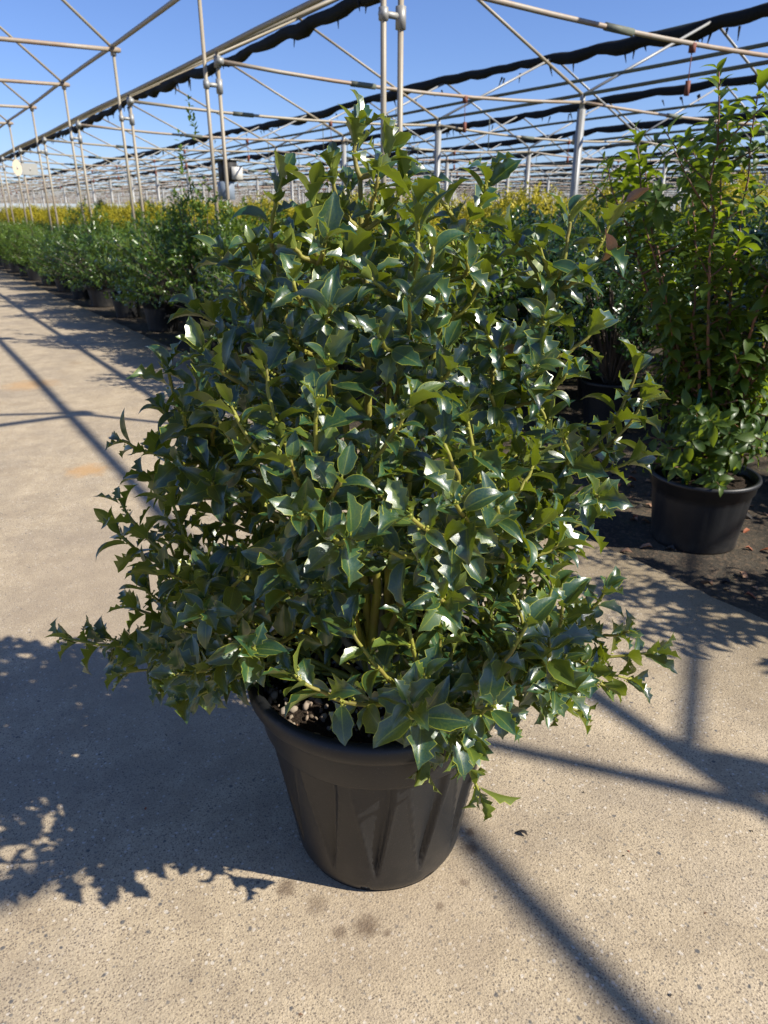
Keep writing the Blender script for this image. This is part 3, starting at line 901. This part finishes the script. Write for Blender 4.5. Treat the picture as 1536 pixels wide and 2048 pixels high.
    S = np.array([l[3] for l in leaves]); TP = np.array([l[4] for l in leaves])
    Mx = frames(D, N)
    cpos = np.array([-HX, -HY, CAM_H])
    tocam = cpos - (P + D * S[:, None] * 0.5)
    dist = np.linalg.norm(tocam, axis=1)
    face = np.abs(np.sum(Mx[:, :, 2] * tocam, 1)) / dist
    # leaves that show largest from the front are picked apart one by one
    radial = np.sum((P - np.array([0, 0, 0.8])) * tocam / dist[:, None], 1)
    score = (S / dist) ** 2 * (0.25 + face) * np.clip(0.5 + radial * 2.0, 0.05, 2)
    order = np.argsort(-score)
    single = set(order[:300].tolist())
    tmesh = [mesh_np('leaf', t[0], t[1], t[2], mats=M['holly']) for t in tpls]
    for i in order[:300]:
        o = bpy.data.objects.new('leaf', tmesh[TP[i]])
        col.objects.link(o); o.parent = leaves[i][5]
        m4 = Matrix([[*(Mx[i, r_, :] * S[i]), P[i, r_]] for r_ in range(3)] + [[0, 0, 0, 1]])
        o.matrix_local = m4
    # all other leaves joined
    rest = [i for i in range(len(leaves)) if i not in single]
    big = []
    for k in range(len(tpls)):
        ids = np.array([i for i in rest if TP[i] == k])
        if len(ids) == 0: continue
        big.append((tpls[k], Mx[ids] * S[ids][:, None, None], P[ids], nr.rand(len(ids))))
    V = np.concatenate([(np.einsum('nij,vj->nvi', b[1], b[0][0]) + b[2][:, None, :]).reshape(-1, 3) for b in big])
    F, UV, RN, base = [], [], [], 0
    for tpl, Mm, T, rn in big:
        nv = len(tpl[0])
        for k in range(len(T)): F.extend([tuple(j + base + k * nv for j in f) for f in tpl[1]])
        UV.append(np.tile(tpl[2], (len(T), 1))); RN.append(np.repeat(rn, nv)); base += nv * len(T)
    fo = link('foliage', mesh_np('foliage', V, F, np.concatenate(UV), np.concatenate(RN), mats=M['holly']), root)
    tag(fo, kind='stuff')
    # flower buds in the leaf axils
    T, Ms = [], []
    for b in buds:
        for k in range(rg.randint(3, 6)):
            T.append(b + nr.randn(3) * 0.0040); Ms.append(np.eye(3) * rg.uniform(0.0016, 0.0028))
    bo = link('flower_buds', instance_mesh('flower_buds', (ico, icf, np.zeros((12, 2))), np.array(Ms), np.array(T), nr.rand(len(T)), M['bud']), root)
    tag(bo, kind='stuff')
    # dry brown leaves still hanging on
    for (p, D, N, s, tp) in ((loc(0.425, 0.0, 1.475), (CR * 0.25 + np.array([0, 0, -1.0])), -CF + 0.5 * CR, 0.085, 11), (loc(0.455, 0.0, 1.52), CR * 0.8 + np.array([0, 0, 0.5]), CF, 0.05, 4), (loc(-0.16, -0.3, 0.97), np.array([0, 0, -1.0]) + CR * .1, -CF, 0.06, 9), (loc(0.24, -0.02, 1.26), CR + np.array([0, 0, -0.2]), -CF + np.array([0, 0, .4]), 0.06, 4)):
        Mm = frames(np.array([D]), np.array([N]))[0] * s
        o = link('dead_leaf', mesh_np('dead_leaf', tpls[tp][0] * np.array([1, 1, 1.6]), tpls[tp][1], tpls[tp][2], mats=M['deadleaf']), root)
        o.matrix_local = Matrix([[*Mm[r_, :], p[r_]] for r_ in range(3)] + [[0, 0, 0, 1]])
        o['label'] = 'dry brown curled leaf'
    print('holly shoots', len(shoots), 'leaves', len(leaves))
    return tpls
holly_tpls = make_holly()

# ------------------------------------------------------------------ shrubs of the nursery rows
def crown(name, tpl, mats, seed, H, rad, zc0, nshoot, nleaf, size, up_bias=0.5, shoot_len=0.22, lump=0.25, leaders=0):
    """leaf mass of a shrub: many leafy shoots whose tips fill an uneven round volume"""
    nr = np.random.RandomState(seed)
    lob = nr.randn(7, 3); lob = unit(lob); la = nr.uniform(0.4, 1.0, 7)
    d = unit(nr.randn(nshoot, 3)); d[:, 2] = np.abs(d[:, 2]) * 1.0 - 0.35 * nr.rand(nshoot)
    d = unit(d)
    bumpf = 1 + lump * (np.max(np.clip(d @ lob.T, 0, 1) ** 6 * la[None], 1) - 0.35)
    rr = (0.45 + 0.55 * nr.rand(nshoot) ** 0.45) * bumpf
    hz = (H - zc0)
    tip = np.stack([d[:, 0] * rad * rr, d[:, 1] * rad * rr, zc0 + d[:, 2] * hz * rr + (d[:, 2] < 0) * (-0.1) * rad], 1)
    tip[:, 2] = np.maximum(tip[:, 2], 0.34 + 0.1 * nr.rand(nshoot))
    sd = unit(np.stack([d[:, 0], d[:, 1], d[:, 2] * 0.6 + up_bias], 1) + nr.randn(nshoot, 3) * 0.22)
    for k in range(leaders):
        q = nr.rand() * 6.28
        tip[k] = (0.12 * math.cos(q), 0.12 * math.sin(q), H * (1.1 + 0.1 * k)); sd[k] = (0.1 * math.cos(q), 0.1 * math.sin(q), 1)
    s = nr.rand(nshoot, nleaf)
    P = tip[:, None, :] - sd[:, None, :] * (s * shoot_len)[..., None]
    ang = nr.rand(nshoot, nleaf) * 6.283
    ref = unit(np.cross(sd, np.array([0.3, 0.7, 0.2]))); ref2 = np.cross(sd, ref)
    rho = ref[:, None] * np.cos(ang)[..., None] + ref2[:, None] * np.sin(ang)[..., None]
    a = np.radians(nr.uniform(25, 80, (nshoot, nleaf)))[..., None]
    D = sd[:, None] * np.cos(a) + rho * np.sin(a)
    N = sd[:, None] * np.sin(a) - rho * np.cos(a) + np.array([0, 0, 0.35]) + nr.randn(nshoot, nleaf, 3) * 0.3
    n = nshoot * nleaf
    S = size * nr.uniform(0.6, 1.2, n)
    Mx = frames(D.reshape(n, 3), N.reshape(n, 3)) * S[:, None, None]
    rn = np.clip(np.repeat(nr.rand(nshoot), nleaf) * 0.6 + nr.rand(n) * 0.4, 0, 0.999)
    return instance_mesh(name, tpl, Mx, P.reshape(n, 3), rn, mats), tip

def stems_mesh(tips, seed, mat, base_z=0.3, every=6, r0=0.009, spread=0.03):
    rg = random.Random(seed)
    m = MB()
    for k in range(0, len(tips), every):
        t = tips[k]
        b = np.array([rg.uniform(-spread, spread), rg.uniform(-spread, spread), base_z])
        c = b * 0.3 + t * 0.7; c[0] *= 0.55; c[1] *= 0.55; c[2] = base_z + (t[2] - base_z) * 0.45
        m.tube([tuple(q) for q in bez(b, c, t, 6)], list(np.linspace(r0, 0.003, 6)), 5, cap=False)
    return m.mesh('stem', mat)

POT = plain_pot_mesh()
POT_W = plain_pot_mesh(0.25, 0.20, 0.36)
SOIL = soil_mesh(0.21, 0.325, 9, M['soil'])
def shrub_kind(base, tpl, leafm, variants, bark_, **kw):
    out = []
    for k in range(variants):
        cm, tips = crown('foliage', tpl, leafm, 100 + 17 * k + hash(base) % 1 + len(base), **kw)
        out.append((cm, stems_mesh(tips, k, bark_)))
    return out
SL, TL = simple_leaf(), tiny_leaf()
K_OSM = shrub_kind('osmanthus', TL, M['osman'], 3, M['greybark'], H=1.42, rad=0.74, zc0=0.74, nshoot=620, nleaf=15, size=0.058, lump=0.75)
K_LIG = shrub_kind('light_shrub', TL, M['light'], 2, M['greybark'], H=1.3, rad=0.68, zc0=0.68, nshoot=480, nleaf=16, size=0.052, lump=0.6)
K_OSML = shrub_kind('leader', TL, M['osman'], 1, M['greybark'], H=1.42, rad=0.72, zc0=0.74, nshoot=620, nleaf=15, size=0.058, lump=0.75, leaders=5)
K_CAM = shrub_kind('camellia', SL, M['camel'], 2, M['greybark'], H=1.58, rad=0.62, zc0=0.85, nshoot=430, nleaf=15, size=0.062, lump=0.4, shoot_len=0.26)
K_GOLD = shrub_kind('golden', TL, M['gold'], 2, M['greybark'], H=1.78, rad=0.66, zc0=0.9, nshoot=420, nleaf=14, size=0.062, lump=0.5, up_bias=1.2)
K_CON = shrub_kind('conifer', TL, M['conif'], 1, M['greybark'], H=1.9, rad=0.42, zc0=0.8, nshoot=300, nleaf=14, size=0.07, lump=0.2, up_bias=1.6)

def place(kindlist, k, name, loc_, rz, s, label, cat, group, pot=True, sz=None):
    cm, sm = kindlist[k % len(kindlist)]
    o = empty(name, loc_, rz, s)
    if sz: o.scale = (s, s, sz)
    f = bpy.data.objects.new('foliage', cm); col.objects.link(f); f.parent = o; f['kind'] = 'stuff'
    if pot:
        g = bpy.data.objects.new('stem', sm); col.objects.link(g); g.parent = o
        p = bpy.data.objects.new('pot', POT); col.objects.link(p); p.parent = o
        q = bpy.data.objects.new('soil', SOIL); col.objects.link(q); q.parent = o
    tag(o, label, cat, group)
    return o

rg = random.Random(5)
GZ = -0.03
# front row along the path edge
front = [(3.1, 8.75, 1.26), (3.1, 7.2, 1.15), (3.15, 5.9, 1.12), (3.2, 4.7, 1.08), (3.06, 10.5, 1.16), (3.02, 12.2, 1.05), (3.02, 13.9, 1.08), (3.0, 15.5, 0.98)]
for k, (x, y, s) in enumerate(front):
    lab = 'tallest dark green small-leaved shrub in black pot at the path edge' if k == 0 else 'rounded dark green small-leaved shrub in black pot along the path edge'
    place(K_OSM if k else K_OSML, k, 'potted_shrub', (x, y, GZ), rg.uniform(0, 6), s, lab, 'potted plant', 'dark green shrubs along the path edge', True, s * (1.02 if k == 0 else 1.0))
y = 17.2
while y < 46:
    place(K_LIG, rg.randrange(2), 'potted_shrub', (3.0 + rg.uniform(-.05, .05), y, GZ), rg.uniform(0, 6), rg.uniform(0.92, 1.1), 'light green shrub in black pot in the far stretch along the path', 'potted plant', 'light green shrubs along the path')
    y += rg.uniform(1.5, 1.8)
# second rows behind
for (x0, y0, y1, dy, kind, nm, lab, grp, s0) in (
        (4.0, 5.4, 30, 1.15, K_OSM, 'potted_shrub', 'dark green shrub standing behind the row at the path edge', 'second row of dark green shrubs', 0.88),
        (5.15, 7.0, 34, 1.2, K_OSM, 'potted_shrub', 'dark green shrub behind the greenhouse posts beside the path', 'third row of dark green shrubs', 0.85),
        (6.3, 9.0, 34, 1.3, K_LIG, 'potted_shrub', 'light green shrub in front of the golden shrubs', 'light green shrubs before the golden rows', 0.92)):
    y = y0
    while y < y1:
        place(kind, rg.randrange(3), nm, (x0 + rg.uniform(-.08, .08), y + rg.uniform(-.1, .1), GZ), rg.uniform(0, 6), s0 * rg.uniform(0.93, 1.06), lab, 'potted plant', grp, y < 16)
        y += dy
# camellia-like block on the right
for k, (x, y, s) in enumerate(((4.35, 3.55, 0.98), (5.1, 4.3, 1.0), (5.9, 4.9, 1.0), (4.5, 4.65, 0.98), (5.35, 5.5, 1.02), (6.3, 5.9, 1.0), (5.5, 3.3, 1.0), (6.4, 4.0, 1.02), (7.1, 4.9, 1.0), (6.9, 3.0, 1.0), (7.9, 3.9, 1.0), (7.4, 6.2, 1.0), (6.4, 7.1, 1.0), (5.0, 2.55, 0.95), (5.9, 2.2, 1.0))):
    place(K_CAM, k, 'potted_shrub', (x, y, GZ), rg.uniform(0, 6), s, 'dense glossy green shrub in the block behind the holly', 'potted plant', 'glossy shrubs behind the holly', True, s * 1.07)
# golden shrubs
for x in (7.4, 8.3, 9.3, 10.4, 12.6, 14.0, 16.0, 18.0):
    y = 4.5 + max(0, (10.4 - x)) * 1.2 + rg.uniform(0, 0.6)
    while y < 60 + x * 0.5:
        if rg.random() < 0.86:
            place(K_GOLD, rg.randrange(2), 'golden_shrub', (x + rg.uniform(-.12, .12), y, GZ), rg.uniform(0, 6), rg.uniform(0.88, 1.08) * (1.14 if x < 11 else 1.02), 'golden yellow shrub in the bright rows beyond the green shrubs', 'shrub', 'golden shrubs in rows under the frame', False)
        y += rg.uniform(1.35, 1.8) * (1 if y < 30 else 1.7)
for (x, y, s) in ((9.8, 33, 1.1), (9.9, 35.0, 1.2), (11.0, 41, 1.15), (9.5, 24, 1.05), (10.9, 47, 1.3), (12.0, 52, 1.3), (15.2, 34, 1.15), (15.3, 30, 1.1), (9.9, 18.6, 1.02)):
    place(K_CON, 0, 'conifer_shrub', (x, y, GZ), rg.uniform(0, 6), s, 'dark green upright conifer among the golden shrubs', 'shrub', 'conifers among the golden shrubs', False)

# ------------------------------------------------------------------ drooping-leaved plants in pots at the right
def make_droop(x, y, rz, s, seed, label, singles, stems_n=9, height=1.95, spread=0.62, stake=True, lean=(0, 0)):
    rg = random.Random(seed); nr = np.random.RandomState(seed)
    root = empty('potted_laurel', (x, y, GZ), rz, s)
    tag(root, label, 'potted plant', 'drooping-leaved plants on the dark ground')
    p = bpy.data.objects.new('pot', POT_W); col.objects.link(p); p.parent = root
    q = bpy.data.objects.new('soil', SOIL); col.objects.link(q); q.parent = root
    q.location.z = 0.0; q.scale = (1.1, 1.1, 0.97)
    tpls = [droop_template(k) for k in range(3)]
    L = []
    def leafy(pts, start, dens, size):
        seg = np.linalg.norm(np.diff(pts, axis=0), axis=1); cum = np.concatenate(([0], np.cumsum(seg)))
        s_ = cum[-1]; ang = rg.uniform(0, 6.28)
        while s_ > start * cum[-1]:
            i = min(len(pts) - 2, max(0, np.searchsorted(cum, s_) - 1))
            f = (s_ - cum[i]) / (seg[i] + 1e-9)
            pp = pts[i] * (1 - f) + pts[i + 1] * f
            t = unit(pts[i + 1] - pts[i])
            ref = unit(np.cross(t, [0.3, 0.7, 0.2])); ref2 = np.cross(t, ref)
            rho = ref * math.cos(ang) + ref2 * math.sin(ang)
            frac = (cum[-1] - s_) / cum[-1]
            a = R(rg.uniform(15, 40) if frac < 0.05 else rg.uniform(45, 80))
            D = t * math.cos(a) + rho * math.sin(a)
            N = t * math.sin(a) - rho * math.cos(a) + np.array([0, 0, 0.6]) + nr.randn(3) * 0.15
            L.append((pp, D, N, size * rg.uniform(0.65, 1.15) * (0.6 if frac < 0.04 else 1), rg.randrange(3)))
            ang += 2.399; s_ -= dens * rg.uniform(0.7, 1.3)
    m = MB()
    for k in range(stems_n):
        a = 6.283 * k / stems_n + rg.uniform(-0.3, 0.3)
        e = spread * rg.uniform(0.35, 1.0) if k else 0.05
        h = height * (rg.uniform(0.72, 1.0) if k else 1.0)
        b = np.array([0.012 * math.cos(a), 0.012 * math.sin(a), rg.uniform(0.42, 0.56)])
        tip = np.array([e * math.cos(a) + lean[0], e * math.sin(a) + lean[1], h])
        c = b + np.array([tip[0] * 0.55, tip[1] * 0.55, (h - 0.33) * 0.4])
        pts = bez(b, c, tip, 14); pts[1:-1] += nr.randn(12, 3) * 0.008
        st = MB(); st.tube([tuple(v) for v in pts], list(np.linspace(0.009, 0.003, 14)), 7); st.build('stem', M['redstem'], root)
        leafy(pts, 0.16, 0.016, 0.115)
        for j in range(9):
            i = rg.randrange(1, 12) if j > 2 else rg.randrange(0, 3)
            a2 = rg.uniform(0, 6.28); ll = rg.uniform(0.16, 0.34)
            bp = pts[i]; tp = bp + np.array([ll * math.cos(a2), ll * math.sin(a2), ll * (rg.uniform(0.3, 1.0) if j > 2 else rg.uniform(-0.25, 0.4))])
            tw = bez(bp, (bp + tp) / 2 + np.array([0, 0, -0.03]), tp, 7)
            m.tube([tuple(v) for v in tw], list(np.linspace(0.005, 0.002, 7)), 5)
            leafy(tw, 0.12, 0.015, 0.105)
    m.build('twig', M['redstem'], root)
    tr = MB(); tr.tube([(0, 0, 0.3), (0.01, 0, 0.38), (0.0, 0.01, 0.50), (0.0, 0.0, 0.60)], [0.034, 0.024, 0.021, 0.012], 9); tr.build('trunk', M['greybark'], root)
    if stake:
        sk = MB(); sk.tube([(-0.19, 0.04, 0.30), (-0.19, 0.03, 0.80)], 0.007, 8); sk.build('stake', M['stake'], root)
    P = np.array([l[0] for l in L]); D = np.array([l[1] for l in L]); N = np.array([l[2] for l in L]); S = np.array([l[3] for l in L]); TP = np.array([l[4] for l in L])
    Mx = frames(D, N)
    camv = np.array([-x, -y, CAM_H])
    cr, sr = math.cos(rz), math.sin(rz)
    W = np.stack([P[:, 0] * cr - P[:, 1] * sr, P[:, 0] * sr + P[:, 1] * cr, P[:, 2]], 1)
    dist = np.linalg.norm(W - camv, axis=1)
    order = np.argsort(dist - 0.3 * W[:, 2])
    tm = [mesh_np('leaf', t[0], t[1], t[2], mats=M['droop']) for t in tpls]
    for i in order[:singles]:
        o = bpy.data.objects.new('leaf', tm[TP[i]]); col.objects.link(o); o.parent = root
        o.matrix_local = Matrix([[*(Mx[i, r_, :] * S[i]), P[i, r_]] for r_ in range(3)] + [[0, 0, 0, 1]])
    ids = order[singles:]
    fo = link('foliage', instance_mesh('foliage', tpls[0], Mx[ids] * S[ids][:, None, None], P[ids], nr.rand(len(ids)), M['droop']), root)
    tag(fo, kind='stuff')
    print('laurel leaves', len(L))
    return root
make_droop(3.14, 1.93, 0.3, 1.0, 21, 'tall drooping-leaved plant with red stems and green stake in black pot', 280, 13, 2.06, 0.66, True, (0.0, 0.08))
make_droop(4.35, 1.9, 1.3, 0.96, 22, 'drooping-leaved plant behind the one with the green stake', 60, 9, 1.95, 0.6, False)
make_droop(3.42, 0.42, 2.3, 0.85, 23, 'drooping-leaved plant by the path edge, throwing its shade over the concrete', 0, 8, 1.8, 0.62, False)
make_droop(3.5, -0.45, 3.1, 0.85, 24, 'drooping-leaved plant by the path edge behind the shade-throwing one', 0, 8, 1.8, 0.62, False)
make_droop(4.6, 1.2, 4.0, 0.95, 25, 'drooping-leaved plant farthest from the path edge on the dark ground', 0, 8, 1.85, 0.6, False)

# ------------------------------------------------------------------ things on the frame
def fan_heater():
    x, y, z = 11.62, 28.95, 2.7
    o = empty('air_heater', (x, y, 0))
    m = MB(); m.box((0, 0, z + 0.35), (0.34, 0.5, 0.36)); m.build('housing', M['blackbox'], o)
    m = MB(); m.box((0.30, -0.54, z + 0.26), (0.30, 0.06, 0.22)); m.build('outlet_panel', M['white'], o)
    m = MB(); m.box((-0.2, -0.1, z - 0.35), (0.36, 0.3, 0.32)); m.build('control_box', M['bluegrey'], o)
    m = MB(); m.box((-0.1, 0.1, z / 2 - 0.3), (0.05, 0.05, z / 2 - 0.3)); m.build('support', M['galv'], o)
    m = MB(); m.box((0, 0, z + 0.73), (0.7, 0.6, 0.02)); m.build('hood', M['galv'], o)
    o.scale = (0.72, 0.72, 1.0)
    tag(o, 'black and white air heater with blue-grey box on a post under the frame', 'heater')
fan_heater()
def sign(name, x, y, z, mat, w_, h_, label, chamfer):
    o = empty(name, (x, y, 0))
    m = MB()
    if chamfer:
        V = []
        for yy in (-0.012, 0.012):
            for k in range(10):
                q = 2 * math.pi * k / 10
                V.append((w_ * math.cos(q), yy, z + h_ * math.sin(q)))
        F = [tuple(range(9, -1, -1)), tuple(range(10, 20))] + [(k, (k + 1) % 10, 10 + (k + 1) % 10, 10 + k) for k in range(10)]
        m.add(V, F)
    else: m.box((0, 0, z), (w_, 0.012, h_))
    m.build('board', mat, o, smooth=False)
    b = MB(); b.tube([(0, 0.03, z - 0.05), (0, 0.03, z + 0.05)], 0.05, 8); b.build('clip', M['galv'], o)
    tag(o, label, 'sign')
sign('sign_board', TALL_X, Y0 + BAY * 4 - 0.06, 2.95, M['cream'], 0.15, 0.26, 'cream rounded sign board fixed to a tall post by the path', True)
sign('sign_board', ROW0 + 0.2, Y0 + BAY * 4 - 0.06, 2.92, M['greysign'], 0.24, 0.18, 'grey square sign board fixed to a short post by the path', False)

# ------------------------------------------------------------------ fallen leaves
lf = [mesh_np('fallen_leaf', t[0] * np.array([1, 1, 1.4]), t[1], t[2]) for t in (simple_leaf(0.5, 0.5, 0.9), simple_leaf(0.4, 0.9, 1.3))]
def litter(x, y, z, s, mat, label, group, seed):
    r_ = random.Random(seed)
    base = lf[seed % 2]
    me = base.copy(); me.materials.clear(); me.materials.append(mat)
    o = bpy.data.objects.new('fallen_leaf', me); col.objects.link(o)
    o.location = (x, y, z + s * 0.16); o.scale = (s, s, s)
    o.rotation_euler = (r_.uniform(-0.25, 0.25), r_.uniform(-0.3, 0.3), r_.uniform(0, 6.28))
    tag(o, label, 'leaf', group)
litter(1.075, 0.965, 0.0, 0.034, M['blackleaf'], 'black curled leaf lying on sunny concrete right of the pot', 'scraps on the path', 2)
rr = random.Random(8)
for k in range(26):
    x, y = rr.uniform(0.2, 2.3), rr.uniform(0.45, 2.2)
    if math.hypot(x - HX, y - HY) < 0.3: continue
    litter(x, y, 0.0, rr.uniform(0.007, 0.015), rr.choice([M['blackleaf'], M['deadleaf'], M['redleaf'], M['blackleaf']]), 'tiny dry leaf scrap lying on the concrete path', 'tiny scraps on the path', 40 + k)
for k in range(190):
    x = rr.uniform(2.72, 4.4); y = rr.uniform(0.9, 3.4)
    litter(x, y, GZ, rr.uniform(0.04, 0.085), rr.choice([M['redleaf'], M['deadleaf'], M['deadleaf'], M['blackleaf']]), 'dry fallen leaf on the dark ground under the drooping-leaved plants', 'fallen leaves on the dark ground', 100 + k)
for k in range(40):
    x = rr.uniform(2.7, 4.0); y = rr.uniform(4, 12)
    litter(x, y, GZ, rr.uniform(0.04, 0.07), rr.choice([M['redleaf'], M['deadleaf']]), 'dry fallen leaf between the pots of the shrub row', 'fallen leaves between the pots', 300 + k)
print('objects', len(bpy.data.objects))
